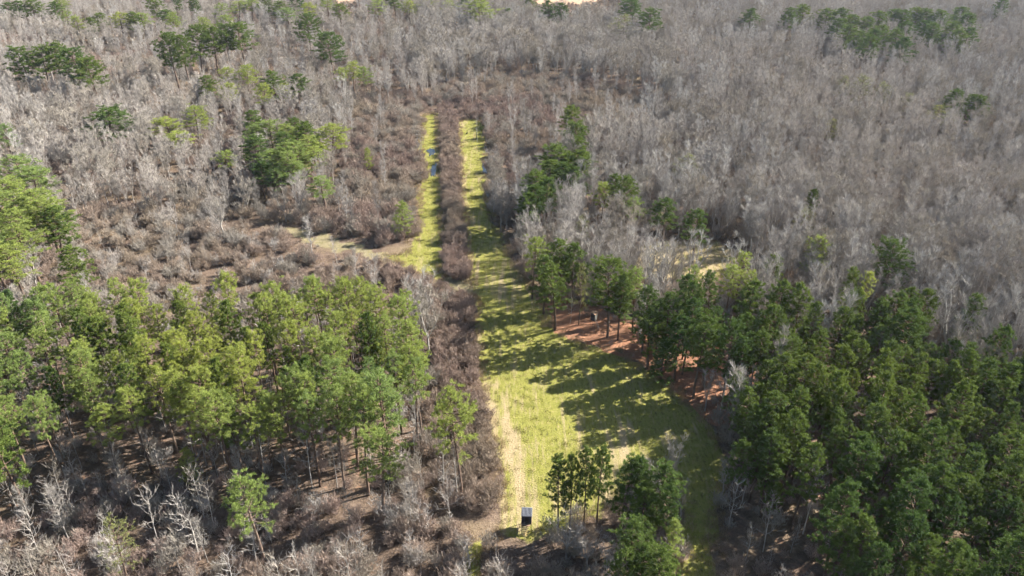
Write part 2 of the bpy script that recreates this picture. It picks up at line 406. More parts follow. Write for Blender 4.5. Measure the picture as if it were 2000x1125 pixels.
PINES, BARES, SHRUBS = {}, {}, {}
def reg_pine(key, mats, **kw):
    T, C = make_pine(**kw)
    PINES[key] = dict(h=kw['h'], cr=kw['cr'], trunk=T.mesh('trunk', [mats[1]], True), crown=C.mesh('crown', [mats[0]]))
    J = MB(); J.v = T.v+C.v; J.f = T.f+[tuple(i+len(T.v) for i in f) for f in C.f]; J.m = [1]*len(T.f)+[0]*len(C.f)
    PINES[key]['joined'] = J.mesh('joined', [mats[0], mats[1]])
def reg_bare(key, mc, mt, **kw):
    T, C = make_bare(**kw)
    BARES[key] = dict(h=kw['h'], cr=kw['cr'], trunk=T.mesh('trunk', [mt], True), crown=C.mesh('branches', [mc]))
    J = MB(); J.v = T.v+C.v; J.f = T.f+[tuple(i+len(T.v) for i in f) for f in C.f]; J.m = [1]*len(T.f)+[0]*len(C.f)
    BARES[key]['joined'] = J.mesh('joined', [mc, mt])
PM, PD, PF = (M_PINE, M_PBARK), (M_PINED, M_PBARK), (M_CEDAR, M_PBARK)
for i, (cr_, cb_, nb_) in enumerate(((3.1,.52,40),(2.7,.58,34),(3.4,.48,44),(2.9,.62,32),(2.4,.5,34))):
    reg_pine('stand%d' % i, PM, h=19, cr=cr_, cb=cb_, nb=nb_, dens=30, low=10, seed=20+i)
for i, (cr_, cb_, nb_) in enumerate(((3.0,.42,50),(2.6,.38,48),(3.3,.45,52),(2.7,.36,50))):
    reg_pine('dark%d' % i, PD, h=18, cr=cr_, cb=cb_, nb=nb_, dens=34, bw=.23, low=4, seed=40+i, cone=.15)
for i, (cr_, cb_, nb_) in enumerate(((4.4,.42,56),(3.8,.5,46),(4.0,.36,52))):
    reg_pine('broad%d' % i, PD, h=20, cr=cr_, cb=cb_, nb=nb_, dens=32, bw=.23, low=5, seed=60+i)
for i, (cr_, cb_, nb_) in enumerate(((2.3,.12,46),(2.6,.2,46))):
    reg_pine('young%d' % i, PM, h=12, cr=cr_, cb=cb_, nb=nb_, dens=28, low=0, seed=70+i, cone=.3)
reg_pine('faded0', PF, h=14, cr=2.4, cb=.3, nb=36, dens=9, low=3, seed=80)
reg_pine('cedar0', (M_PINED, M_PBARK), h=12, cr=2.5, cb=.1, nb=54, dens=30, bw=.25, low=0, seed=81, cone=.35)
for i in range(4):
    reg_bare('upright%d' % i, M_GREY, M_GREY, h=15, cr=(3.3, 3.9, 2.9, 4.4)[i], cb=(.28,.2,.35,.25)[i], n1=(24,28,20,32)[i], n2=7, n3=8, el=((42, 70), (35, 68), (30, 60), (38, 66))[i], seed=100+i, fork=(2,4,0,5)[i], tw=.034, curve=.35, twl=(.6, 1.4), r0=.20)
for i in range(3):
    reg_bare('round%d' % i, (M_TAN, M_GREY, M_TAN)[i], M_GREY, h=15, cr=(5.2, 4.6, 5.8)[i], cb=.28, n1=34, n2=9, n3=14, el=(25, 60), seed=110+i, fork=(4, 3, 5)[i], curve=.25)
for i in range(2):
    reg_bare('white%d' % i, M_WHITE, M_WHITE, h=16, cr=(3.6, 4.4)[i], cb=.3, n1=28, n2=7, n3=8, el=(35, 62), seed=120+i, fork=(0, 3)[i], tw=.036)
for i in range(3):
    reg_bare('sapling%d' % i, (M_WHITE, M_GREY, M_TAN)[i], (M_WHITE, M_GREY, M_GREY)[i], h=8, cr=2.1, cb=.3, n1=16, n2=3, n3=3, el=(5, 55), seed=130+i, twl=(.3, 1.0), r0=.065, tw=.026)
for i in range(2):
    reg_bare('snag%d' % i, M_WHITE, M_WHITE, h=11, cr=1.6, cb=.25, n1=18, n2=3, n3=1, el=(0, 40), seed=140+i, r0=.2)
for i in range(4):
    SHRUBS['brown%d' % i] = dict(h=3.2, joined=make_shrub(3.2, (1.9, 2.2, 1.7, 2.4)[i], 22, 7, 10, 150+i).mesh('shrub', [M_BROWN]))
for i in range(2):
    SHRUBS['tan%d' % i] = dict(h=3.4, joined=make_shrub(3.4, 2.3, 22, 7, 11, 160+i).mesh('shrub', [M_TAN]))
SHRUBS['grey0'] = dict(h=3.4, joined=make_shrub(3.4, 2.1, 18, 6, 9, 165).mesh('shrub', [M_GREY]))
SHRUBS['green0'] = dict(h=2.6, joined=make_shrub(2.6, 1.8, 16, 6, 7, 166, green=.8).mesh('shrub', [M_BROWN, M_BUSHG]))
SHRUBS['rusty0'] = dict(h=4.0, joined=make_shrub(4.0, 2.0, 14, 6, 7, 167, green=.6).mesh('shrub', [M_BROWN, M_BEECH]))

# ------------------------------------------------------------------ placing
pines, bares, shrubs = [], [], []        # dicts: x y key s rz sxy label group hero
def add(lst, x, y, key, s, label=None, group=None, hero=0, sxy=None):
    lst.append(dict(x=x, y=y, key=key, s=s, rz=rng.uniform(0, 6.28), label=label, group=group, hero=hero, sxy=sxy or s*rng.uniform(.9, 1.12)))
rng.seed(77)
#  top pixel x, y, height, crown width in pixels, kind, label
HP = [
 (38,93,24,58,'broad','leftmost dark pine of the clump in the pale wood near the top left corner'),
 (79,93,24,52,'broad','second pine from the left in the top left clump'),
 (103,86,25,48,'broad','tallest pine in the middle of the top left clump'),
 (143,95,25,70,'broad','broad bright pine with a forked dark trunk in the top left clump'),
 (171,116,22,50,'broad','rightmost lower pine of the top left clump'),
 (328,67,29,52,'broad','leftmost pine of the tall dark row, with a long bare trunk'),
 (352,72,28,40,'broad','second pine of the tall dark row, its trunk bare far down'),
 (381,53,27,50,'broad','round topped pine in the middle of the tall dark row'),
 (412,54,26,42,'broad','narrow pine between the round crowns of the tall dark row'),
 (436,49,26,44,'broad','pine beside the biggest crown of the tall dark row'),
 (466,47,26,62,'broad','biggest round crown at the right end of the tall dark row'),
 (600,30,25,46,'broad','slim tall pine leaning over the grey wood beyond the dark row'),
 (642,66,24,54,'broad','lone round pine right of the slim tall one, on a dark stem'),
 (663,134,15,30,'stand','small bright pine at the foot of the lone round pine'),
 (688,123,16,34,'stand','middle pine of three small ones below the lone round pine'),
 (712,131,15,30,'stand','rightmost of three small pines below the lone round pine'),
 (399,151,16,38,'dark','dark pine low on the left of the upper middle pine scatter'),
 (437,133,16,36,'stand','faint pine behind grey twigs below the dark row'),
 (480,130,17,40,'stand','round pine directly below the biggest crown of the dark row'),
 (441,165,14,36,'stand','small pine between two taller ones in the upper middle scatter'),
 (511,166,17,36,'stand','left pine of the tight cluster behind the whitest bare tree'),
 (534,141,17,44,'dark','highest pine of the tight cluster behind the whitest bare tree'),
 (578,148,17,42,'dark','right pine of the tight cluster behind the whitest bare tree'),
 (555,165,14,30,'stand','low pine tucked inside the tight upper cluster'),
 (200,213,18,84,'broad','isolated wide spreading pine in pale brush at the upper left'),
 (374,208,16,48,'stand','tall oval pine right of the low pine mound'),
 (325,233,14,60,'stand','low mounded pine left of the tall oval one'),
 (352,258,12,60,'stand','lowest part pine of the low pine mound'),
 (486,220,17,46,'dark','small dark top leading the middle left pine grove'),
 (524,235,16,56,'stand','pale green pine in the back of the middle left grove'),
 (574,232,17,38,'dark','dark narrow top in the middle left grove'),
 (598,243,17,46,'dark','pine right of the dark narrow top in the middle left grove'),
 (641,246,18,58,'stand','separate round pine at the right end of the middle left grove'),
 (494,271,16,60,'dark','wide pine at the left front of the middle left grove'),
 (583,277,17,64,'stand','largest pine in the front of the middle left grove'),
 (550,262,16,44,'dark','shaded pine between the grove fronts'),
 (437,298,13,42,'stand','small pine standing left of the grove in grey stems'),
 (508,316,13,44,'dark','dark pine hanging below the grove front'),
 (626,349,12,48,'stand','small round pine below the grove, alone in brown brush'),
 (716,291,9,18,'young','tiny pine in the brown brush left of the grass lane'),
 (7,246,16,40,'stand','pine cut by the left edge above the bright corner mass'),
 (34,311,20,84,'stand','top pine of the bright mass on the left edge'),
 (4,352,20,90,'stand','large pine of the bright mass, cut by the left edge'),
 (62,372,19,80,'stand','middle pine of the bright mass on the left edge'),
 (98,412,17,70,'dark','lowest right pine of the bright mass on the left edge'),
 (15,415,18,70,'stand','lower pine of the bright mass on the left edge'),
 (133,487,17,66,'dark','dark top jutting up at the left rear of the plantation'),
 (783,397,11,36,'young','lone narrow pine beside the left grass lane'),
 (1122,211,18,48,'dark','narrow pine standing highest right of the grass lanes'),
 (1135,270,17,44,'dark','narrow pine just below the highest one right of the lanes'),
 (1091,287,18,70,'dark','broad dark pine in the middle of the lane side pine row'),
 (1056,337,17,56,'dark','round dark pine lower in the lane side pine row'),
 (1030,378,15,44,'dark','lowest pine of the lane side row, near the puddles'),
 (1112,300,15,50,'dark','shaded pine tucked behind the broad dark one'),
 (1199,344,16,34,'dark','thin pine among white stems right of the lane side row'),
 (1229,349,17,50,'dark','round pine among white stems right of the lane side row'),
 (1178,358,15,34,'stand','faint pine behind the white stems right of the lane'),
 (1241,388,14,36,'stand','half hidden pine behind the brightest white stems'),
 (1136,426,12,28,'faded','dull narrow evergreen at the foot of the white stems'),
 (1301,389,15,52,'dark','round pine standing alone by the hidden pool'),
 (1345,305,15,46,'faded','olive pine alone in the grey wood right of centre'),
 (1363,411,16,50,'dark','pine wrapped in pale bare branches by the small clearing'),
 (1587,372,14,26,'dark','small pine top poking out of grey trees right of centre'),
 (1575,412,13,34,'faded','dim evergreen in the shade below the small pine top'),
 (1042,466,17,52,'stand','single stemmed pine at the corner of the field, trunk bare to the ground'),
 (1095,473,18,58,'dark','rear pine of the pair left of the box blind'),
 (1085,520,17,64,'dark','front pine of the pair left of the box blind, on twin trunks'),
 (1136,520,16,32,'faded','thin sparse pine between the twin trunks and the big spreading pine'),
 (1194,510,20,94,'broad','big spreading pine beside the box blind with a heavy side limb'),
 (1246,530,16,50,'stand','slender pale pine just right of the big spreading pine'),
 (1220,585,7,34,'young','small green sapling pine under the big spreading pine'),
 (1290,592,12,56,'cedar','blackish evergreen thicket at the shaded edge of the field'),
 (1308,640,9,44,'cedar','low blackish evergreen in front of the shaded thicket'),
 (1343,536,17,48,'dark','first tall pine of the row behind the shaded field edge'),
 (1356,521,15,30,'stand','small pine top behind the first tall pine of that row'),
 (1394,535,17,44,'dark','second tall pine of the row behind the shaded field edge'),
 (1450,496,16,44,'stand','pale pine top catching light left of the white stemmed group'),
 (1430,520,16,46,'stand','pale green pine in the sunlit gap of the row'),
 (1468,531,16,34,'stand','yellowish narrow pine in the sunlit gap of the row'),
 (1515,499,15,44,'dark','dark topped pine among white stems below the clearing'),
 (1608,467,17,56,'stand','olive round pine in front of the grey wood'),
 (1751,469,19,78,'broad','fan shaped bright pine alone in the grey wood at the right'),
 (1671,530,17,40,'dark','dark tufted pine below the fan shaped one'),
 (1699,535,16,32,'stand','light pine touching the dark tufted one'),
 (1531,551,19,60,'dark','tall dark pine with open limbs at the head of the right stand'),
 (1569,559,19,60,'dark','second tall dark pine at the head of the right stand'),
 (1454,594,15,34,'dark','dim narrow pine in the shade of the right row'),
 (1912,577,18,50,'dark','separate tall pine in the bare wood above the right stand'),
 (1776,567,18,46,'dark','left of two round tops above the right stand'),
 (1814,572,18,50,'dark','right of two round tops above the right stand'),
 (1681,569,18,52,'dark','pine top at the back of the right stand, below the dark tufted one'),
 (1466,17,22,34,'dark','small round pine left of the far right ridge of pines'),
 (1541,17,22,36,'dark','left of two pines just before the far right ridge'),
 (1573,12,22,40,'dark','right of two pines just before the far right ridge'),
 (1958,0,22,28,'dark','solitary pointed pine near the top right corner'),
 (1653,151,15,26,'faded','fading yellowish pine in the grey wood under the ridge'),
 (1688,150,17,36,'faded','middle pine of the fading trio under the ridge'),
 (1727,164,17,30,'faded','tall yellow green pine of the fading trio'),
 (1779,184,14,30,'faded','pale pine left of the right side trio'),
 (1869,178,18,40,'dark','tallest of the trio of pines at the far right'),
 (1895,186,17,38,'dark','middle of the trio of pines at the far right'),
 (1924,189,17,38,'dark','right of the trio of pines at the far right'),
 (1834,209,14,52,'faded','pale wide pine at the left foot of the far right trio'),
 (1625,235,12,32,'faded','small yellow tuft of pine lost in the grey wood'),
 (1220,31,22,46,'faded','dull round pine left of the dark one at the top centre'),
 (1273,19,25,46,'broad','dark round pine on a tall stem at the top right of centre'),
 (1238,0,24,52,'dark','pine cut by the top edge right of the sandy clearing'),
 (1073,3,22,34,'dark','pine standing in front of the sandy clearing'),
 (1098,8,20,28,'dark','small pine right of the one before the sandy clearing'),
 (940,0,25,54,'stand','biggest light green pine on the top edge'),
 (990,17,16,22,'dark','little pine right of the biggest one on the top edge'),
 (891,766,23,92,'stand','tall feathery pine standing alone in brush beside the field'),
 (196,801,14,68,'stand','short bright pine alone at the dark front of the plantation'),
 (478,933,18,92,'stand','bright yellow green pine alone in the lower left brush'),
 (215,1020,14,62,'faded','yellow green pine low in the bottom left corner'),
 (360,880,8,44,'young','small shaded pine under the plantation front'),
 (740,738,23,100,'stand','widest pine at the right front corner of the plantation'),
 (700,765,22,80,'stand','pine left of the widest one at the plantation corner'),
 (735,850,17,90,'stand','low crowned pine in front of the widest one'),
 (808,678,19,74,'stand','pine hanging over the brush band at the plantation side'),
 (530,770,18,70,'stand','pine drooping low at the middle front of the plantation'),
 (1094,899,16,54,'dark','leftmost pine of the thin stemmed clump by the shooting house'),
 (1120,892,16,44,'dark','second pine of the thin stemmed clump by the shooting house'),
 (1147,881,17,48,'dark','third pine of the thin stemmed clump by the shooting house'),
 (1178,874,17,52,'dark','tallest pine of the thin stemmed clump by the shooting house'),
 (1228,897,16,76,'dark','dense round pine right of the thin stemmed clump'),
 (1290,911,16,84,'dark','broad dense pine on the shaded side of the field'),
 (1245,1025,14,96,'dark','sunlit round pine at the bottom right of the clump'),
 (1300,1078,13,84,'dark','lowest pine of the clump, cut by the bottom edge'),
 (1318,1022,11,52,'young','small loose pine behind the sunlit round one'),
]
def pine_at(px, py, h, wpx, kind, label, group=None, hero=1):
    x, y = W(px, py, h)
    ks = [k for k in PINES if k.startswith(kind)]; key = ks[int(abs(px*7+py*3)) % len(ks)]
    s = h/PINES[key]['h']; cw = wpx*depth(x, y, h)/FPX/2
    add(pines, x, y, key, s, label, group, hero, sxy=max(.65*s, cw/PINES[key]['cr']*(1.22 if py < 430 else 1.06)))
for t in HP: pine_at(*t)
RIDGE = [(1617,19),(1643,17),(1636,38),(1671,31),(1699,35),(1720,24),(1744,19),(1769,21),(1797,17),(1818,19),(1846,21),(1881,14),(1891,28),(1730,52),(1757,60),(1678,62),(1655,50),(1710,58),(1780,45),(1805,42),(1830,48),(1860,45),(1872,60),(1890,55),(1700,70),(1765,75)]
for a, b_ in RIDGE: pine_at(a, b_, 21, 40, 'dark', 'dark pine in the dense ridge of pines at the top right', 'pines massed on the far right ridge')
TOPB = [(12,6),(30,4),(60,2),(100,5),(118,0),(126,23),(147,33),(173,35),(196,26),(229,26),(259,25),(280,26),(318,21),(336,26),(395,35),(439,30),(465,3),(490,0),(546,3),(560,16),(605,7),(575,-4),(520,-5),(640,-6),(664,10),(737,0),(797,2),(770,-8),(840,-6),(874,2),(905,-2),(1031,-4),(430,8),(300,-4),(340,-6),(380,-2)]
for a, b_ in TOPB: pine_at(a, b_, rng.uniform(15, 20), rng.uniform(24, 40), rng.choice(('dark', 'stand')), 'small far pine in the broken line of pines along the top edge', 'far pines along the top edge')

for a, b_, h in [(540,290,15),(562,300,16),(600,268,16),(520,296,15),(558,246,16),(612,290,14),(575,318,13),(505,245,15),(545,330,12)]:
    pine_at(a, b_, h, 46, 'stand', 'pine crowded inside the middle left grove', 'pines filling the middle left grove')
for a, b_, h in [(1075,312,17),(1103,318,16),(1046,362,16),(1140,296,16),(1131,240,17),(1068,352,16),(1118,330,15)]:
    pine_at(a, b_, h, 52, 'dark', 'dark pine crowded in the row beside the right grass lane', 'pines filling the row beside the lane')
for a, b_, h in [(1258,900,16),(1312,950,15),(1262,955,14),(1262,1066,12),(1222,1085,12)]:
    pine_at(a, b_, h, 64, 'dark', 'dense green pine packed in the clump at the foot of the field', 'pines packed at the foot of the field')
for a, b_, h in [(1065,500,16),(1268,560,17),(1218,538,17),(1120,480,17)]:
    pine_at(a, b_, h, 54, 'dark', 'dark pine crowded in the row beside the box blind', 'pines crowded beside the box blind')
for a, b_, h in [(1310,580,17),(1332,620,16),(1352,590,18),(1375,640,17),(1275,612,14)]:
    pine_at(a, b_, h, 60, 'dark', 'dark pine packed at the shaded edge of the field', 'pines packed at the shaded field edge')
pine_at(1300, 668, 10, 60, 'cedar', 'low blackish evergreen closest to the shaded field edge')
for a, b_, h in [(-20,380,20),(40,440,18),(80,390,18),(10,480,17),(-30,450,19),(50,335,19)]:
    pine_at(a, b_, h, 84, 'stand', 'bright pine packed in the mass on the left edge', 'pines packed on the left edge')
# stands on a jittered grid
def stand(poly, step, kinds, hlo, hhi, excl, wmul=.98):
    xs = [p[0] for p in poly]; ys_ = [p[1] for p in poly]; n = 0
    y = min(ys_)
    while y < max(ys_):
        x = min(xs)
        while x < max(xs):
            a, b_ = x + rng.uniform(-.42, .42)*step, y + rng.uniform(-.42, .42)*step
            if inpoly([a], [b_], poly)[0] and all((a-p['x'])**2+(b_-p['y'])**2 > excl**2 for p in pines):
                key = rng.choice([k for k in PINES if any(k.startswith(q) for q in kinds)])
                h = rng.uniform(hlo, hhi)*(0.8 if rng.random() < .12 else 1); s = h/PINES[key]['h']
                add(pines, a, b_, key, s, sxy=s*rng.uniform(.86, 1.14)*wmul)
            x += step
        y += step
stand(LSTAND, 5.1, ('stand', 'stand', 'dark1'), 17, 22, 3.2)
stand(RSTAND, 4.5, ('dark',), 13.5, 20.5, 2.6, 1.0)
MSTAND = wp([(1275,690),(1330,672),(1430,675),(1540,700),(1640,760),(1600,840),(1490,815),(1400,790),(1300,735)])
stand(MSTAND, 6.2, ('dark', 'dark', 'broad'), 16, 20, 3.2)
for k in range(9):          # low crowned row added along the stand's field edge to thicken its shadow
    t = k/8; a = W(1385+75*math.sin(t*3), 800+330*t)
    add(pines, a[0]+4+rng.uniform(-1.5, 1.5), a[1], rng.choice(('dark1', 'dark3', 'cedar0')), rng.uniform(.8, 1.0))
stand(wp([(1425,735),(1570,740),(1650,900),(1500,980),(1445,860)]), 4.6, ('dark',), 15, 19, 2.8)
for k in range(14):  # second edge row, extra trees added to shade the grass lane
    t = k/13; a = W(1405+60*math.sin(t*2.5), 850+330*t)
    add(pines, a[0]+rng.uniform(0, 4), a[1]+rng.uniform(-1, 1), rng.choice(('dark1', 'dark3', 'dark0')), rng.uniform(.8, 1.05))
LANE = wp([(1330,700),(1500,760),(1640,700),(1640,640),(1500,620),(1360,640)])

# bare wood over everything else
GAP = wp([(1385,1012),(1500,1012),(1560,1060),(1590,1120),(1590,1200),(1385,1200)])
pines = [p for p in pines if p['hero'] or not inpoly([p['x']], [p['y']], GAP)[0]]
def zone(x, y):
    for p in FIELD:
        if inpoly([x], [y], p)[0]: return 'field'
    for p in PATH+SAND:
        if inpoly([x], [y], p)[0]: return 'field'
    if inpoly([x], [y], PCLEAR)[0]: return 'pclear'
    for p in HEDGE+[CORR]:
        if inpoly([x], [y], p)[0]: return 'hedge'
    if inpoly([x], [y], BAND)[0]: return 'band'
    if inpoly([x], [y], LSTAND)[0]: return 'lstand'
    if inpoly([x], [y], RSTAND)[0]: return 'rstand'
    if inpoly([x], [y], LOW)[0]: return 'low'
    for p in STRAW:
        if inpoly([x], [y], p)[0]: return 'straw'
    if inpoly([x], [y], MID)[0]: return 'mid'
    px, py = P(x, y)
    if py > 880: return 'front'
    return 'wood'
def vnoise(x, y, s, o=0.0): return mnoise.noise(Vector((x*s+o, y*s-o, o)))   # -1..1
def near_field(x, y, r_):
    for k in range(6):
        q = k*math.pi/3
        for p in FIELD:
            if inpoly([x+r_*math.cos(q)], [y+r_*math.sin(q)], p)[0]: return True
    return False
hero_p = [p for p in pines if p['hero']]
house_x, house_y = W(1021, 1050)
y = 66.0
while y < 800:
    step = 4.3 if y < 230 else (5.0 if y < 380 else 6.2)
    hw = 0.70*y*cp + 0.70*H_CAM*sp + 22
    x = -hw - (0 if y > 250 else 10)
    while x < hw + 14:
        a, b_ = x + rng.uniform(-.5, .5)*step, y + rng.uniform(-.5, .5)*step
        x += step
        z = zone(a, b_); px, py = P(a, b_)
        if z == 'field': continue
        if z == 'pclear':
            if rng.random() < .8: add(shrubs, a, b_, rng.choice(('brown0', 'tan0', 'brown2')), rng.uniform(.18, .36))
            continue
        v = vnoise(a, b_, 0.018, 3.1); v2 = vnoise(a, b_, 0.05, 9.7)
        if z == 'hedge':
            add(shrubs, a, b_, rng.choice(('brown0', 'brown1', 'brown2', 'brown3')), rng.uniform(.6, .95)); continue
        if z == 'band':
            for k in range(2):
                if rng.random() < .8: add(shrubs, a+rng.uniform(-2, 2), b_+rng.uniform(-2, 2), rng.choice(('brown0', 'brown1', 'brown2', 'brown3', 'tan0', 'tan1')), rng.uniform(.55, 1.15))
            if rng.random() < .10: add(bares, a, b_, rng.choice(('sapling1', 'sapling2', 'upright2')), rng.uniform(.5, .8))
            continue
        if z == 'low':
            for k in range(3):
                if rng.random() < .72 + .25*v2: add(shrubs, a+rng.uniform(-2.4, 2.4), b_+rng.uniform(-2.4, 2.4), rng.choice(('brown0', 'brown1', 'brown2', 'tan0', 'brown3', 'grey0')), rng.uniform(.45, 1.15))
            if rng.random() < .16: add(bares, a, b_, rng.choice(('sapling1', 'sapling2', 'upright2', 'sapling0')), rng.uniform(.5, .95))
            continue
        if False:
            pass
        if z == 'straw':
            if rng.random() < (.5 if px > 1230 and py > 610 else .06): add(bares, a, b_, rng.choice(('sapling0', 'sapling1', 'upright2', 'upright0')), rng.uniform(.6, 1.0))
            if rng.random() < .28: add(shrubs, a, b_, rng.choice(('brown0', 'grey0', 'brown2')), rng.uniform(.25, .7))
            continue
        if z in ('lstand', 'rstand'):
            q = rng.random()
            if q < (.6 if z == 'lstand' else .3): add(bares, a, b_, rng.choice(('sapling0', 'sapling1', 'sapling1', 'sapling2') if z == 'lstand' else ('sapling1', 'sapling2')), rng.uniform(.6, 1.7))
            if inpoly([a], [b_], GAP)[0] and q > .7: add(bares, a+1.5, b_+1, rng.choice(('sapling1', 'sapling2')), rng.uniform(.5, .9))
            if q > .25: add(shrubs, a, b_, rng.choice(('brown0', 'grey0', 'tan1')), rng.uniform(.4, .8))
            continue
        if z == 'front':
            q = rng.random()
            if (a-house_x)**2 + (b_-house_y)**2 < 6**2: continue
            if a > 12 and a < 60 and b_ < 110:       # brush in front of the house
                if q < .7: add(shrubs, a, b_, rng.choice(('brown0', 'grey0', 'brown2', 'tan0')), rng.uniform(.6, 1.1))
                if q > .55: add(bares, a, b_, rng.choice(('white0', 'white1', 'upright0', 'sapling0')), rng.uniform(.5, .75))
                continue
            if (a-house_x)**2 + (b_-house_y)**2 < 7**2: continue
            for k in range(3):
                if rng.random() < .85: add(shrubs, a+rng.uniform(-2.2, 2.2), b_+rng.uniform(-2.2, 2.2), rng.choice(('brown0', 'brown1', 'tan0', 'tan1', 'grey0', 'brown3', 'brown2')), rng.uniform(.35, 1.1))
            if q > .45: add(bares, a, b_, rng.choice(('sapling0', 'sapling1', 'sapling2', 'sapling1')), rng.uniform(.5, 1.45))
            if q < .04: add(bares, a, b_, 'white0', rng.uniform(.5, .7))
            continue
        if z == 'mid':
            q = rng.random()
            for k in range(2): add(shrubs, a+rng.uniform(-3, 3), b_+rng.uniform(-3, 3), rng.choice(('brown0', 'brown1', 'brown3', 'tan1', 'brown2')), rng.uniform(.5, 1.35))
            if near_field(a, b_, 9) or q < .68: add(shrubs, a, b_, rng.choice(('brown0', 'brown1', 'brown3', 'tan0', 'tan1')), rng.uniform(.8, 1.35))
            elif q < .92: add(bares, a, b_, rng.choice(('sapling1', 'sapling2', 'upright0', 'upright2')), rng.uniform(.6, .95))
            continue
        # open wood
        if py < 46 and (1035 < px < 1215 or 650 < px < 700):
            add(shrubs, a, b_, 'brown1', rng.uniform(.4, .9)); continue
        dmin = min(((a-p['x'])/1.0)**2 + ((b_+4-p['y'])/2.0)**2 for p in hero_p)
        if dmin < 3.4**2:
            if rng.random() < .7: add(shrubs, a, b_, rng.choice(('brown0', 'brown1', 'grey0')), rng.uniform(.8, 1.3))
            continue
        q = rng.random(); left = px < 820
        if left:
            if q < .10 + .12*max(0, v): key = rng.choice(('round0', 'round2', 'round1')); s = rng.uniform(.75, 1.1)
            elif q < .38: key = 'upright%d' % rng.randrange(4); s = rng.uniform(.5, 1.1)
            elif q < .46: key = rng.choice(('white0', 'white1')); s = rng.uniform(.6, .95)
            elif q < .60: key = 'sapling%d' % rng.randrange(3); s = rng.uniform(.9, 1.4)
            else: key = None
            if key: add(bares, a, b_, key, s)
            if not key or q > .22: add(shrubs, a, b_, rng.choice(('brown0', 'brown1', 'tan0', 'tan1', 'brown3', 'brown2')), rng.uniform(.9, 1.5))
        else:
            big = py < 200 and px < 1300
            if q < (.42 if big else .17 + .1*v): key = rng.choice(('round0', 'round1', 'round2')); s = rng.uniform(.8, 1.2)
            elif q < .80: key = 'upright%d' % rng.randrange(4); s = rng.uniform(.6, 1.3)
            elif q < .86: key = 'white0'; s = rng.uniform(.7, .95)
            elif q < .93: key = 'sapling1'; s = rng.uniform(.9, 1.5)
            else: key = None
            if key: add(bares, a, b_, key, s)
            if q > .3: add(shrubs, a, b_, rng.choice(('brown0', 'brown1', 'grey0', 'tan1', 'brown3', 'brown2')), rng.uniform(.9, 1.6))
    y += step*0.95
# dense brush rows of the hedges
for poly in HEDGE:
    xs = [p[0] for p in poly]; ys_ = [p[1] for p in poly]
    for k in range(int((max(xs)-min(xs))*(max(ys_)-min(ys_))/3.2)):
        a, b_ = rng.uniform(min(xs), max(xs)), rng.uniform(min(ys_), max(ys_))
        if inpoly([a], [b_], poly)[0]: add(shrubs, a, b_, 'brown%d' % rng.randrange(4), rng.uniform(.5, .95))
#  top pixel, height, crown width px, kind, label
HB = [
 (95,375,15,70,'white1','tall white sycamore with bare crooked limbs at the left edge'),
 (45,480,14,90,'white1','wide ghostly white tree below the bright pines at the left edge'),
 (370,1010,9,50,'snag0','white leaning snag with short stubs near the bottom left'),
 (100,960,11,70,'white0','pale leafless sapling standing in the bottom left corner'),
 (888,880,12,34,'snag1','thick white dead snag under the tall feathery pine'),
 (862,870,11,40,'snag0','white dead trunk left of the thick one under the feathery pine'),
 (806,755,14,44,'white0','pale leafless tree between the plantation corner and the feathery pine'),
 (1110,1010,9,100,'white1','wide pale leafless tree in front of the thin stemmed pines'),
 (1150,1040,8,90,'white1','low tangled pale tree at the bottom centre right'),
 (915,1045,7,50,'snag0','small white dead tree in the brush left of the shooting house'),
 (1210,385,15,60,'white0','brightest white leafless tree in the stand right of the grass lane'),
 (1140,350,14,50,'white0','whitish leafless tree behind the brightest one by the lane'),
 (1470,410,14,50,'white0','pale leafless tree right of the small clearing'),
 (1590,500,14,60,'white0','white stemmed tree in front of the olive round pine'),
 (1625,490,15,70,'white0','wide white stemmed tree right of the olive round pine'),
 (1300,545,13,60,'white1','pale bushy leafless tree above the blackish evergreens'),
 (420,380,14,90,'white1','spreading pale tree at the back of the brown thicket'),
 (128,210,15,80,'round0','rounded grey tree with many fine limbs at the upper left'),
 (548,172,16,50,'white0','whitest bare tree in front of the tight upper cluster of pines'),
 (948,212,13,22,'sapling0','tall thin pale tree at the head of the right grass lane'),
 (931,226,11,16,'sapling1','thin grey tree beside a dark post at the head of the lane'),
 (935,45,20,110,'round1','huge rounded grey tree above the grass lanes'),
 (1020,55,19,90,'round0','rounded grey tree right of the huge one above the lanes'),
 (1110,45,20,110,'round2','widest domed grey tree at the top centre'),
 (870,90,18,80,'round1','domed grey tree left of the huge one above the lanes'),
 (1890,320,16,110,'round1','domed dusky tree at the right side of the grey wood'),
]
for px, py, h, wpx, key, lb in HB:
    x, y = W(px, py, h); s = h/BARES[key]['h']; cw = wpx*depth(x, y, h)/FPX/2
    add(bares, x, y, key, s, lb, None, 1, sxy=min(1.7*s, max(.6*s, cw/BARES[key]['cr'])))
for px, py, s, key, lb in [(1070,1035,.9,'green0','round green bush right of the shooting house'),(955,1068,.7,'tan0','yellowish tuft of brush below the shooting house shadow'),
      (470,985,1.0,'green0','green bush beneath the bright lone pine'),(1210,690,.6,'green0','small green bush at the foot of the big spreading pine')]:
    x, y = W(px, py); add(shrubs, x, y, key, s, lb, None, 1)

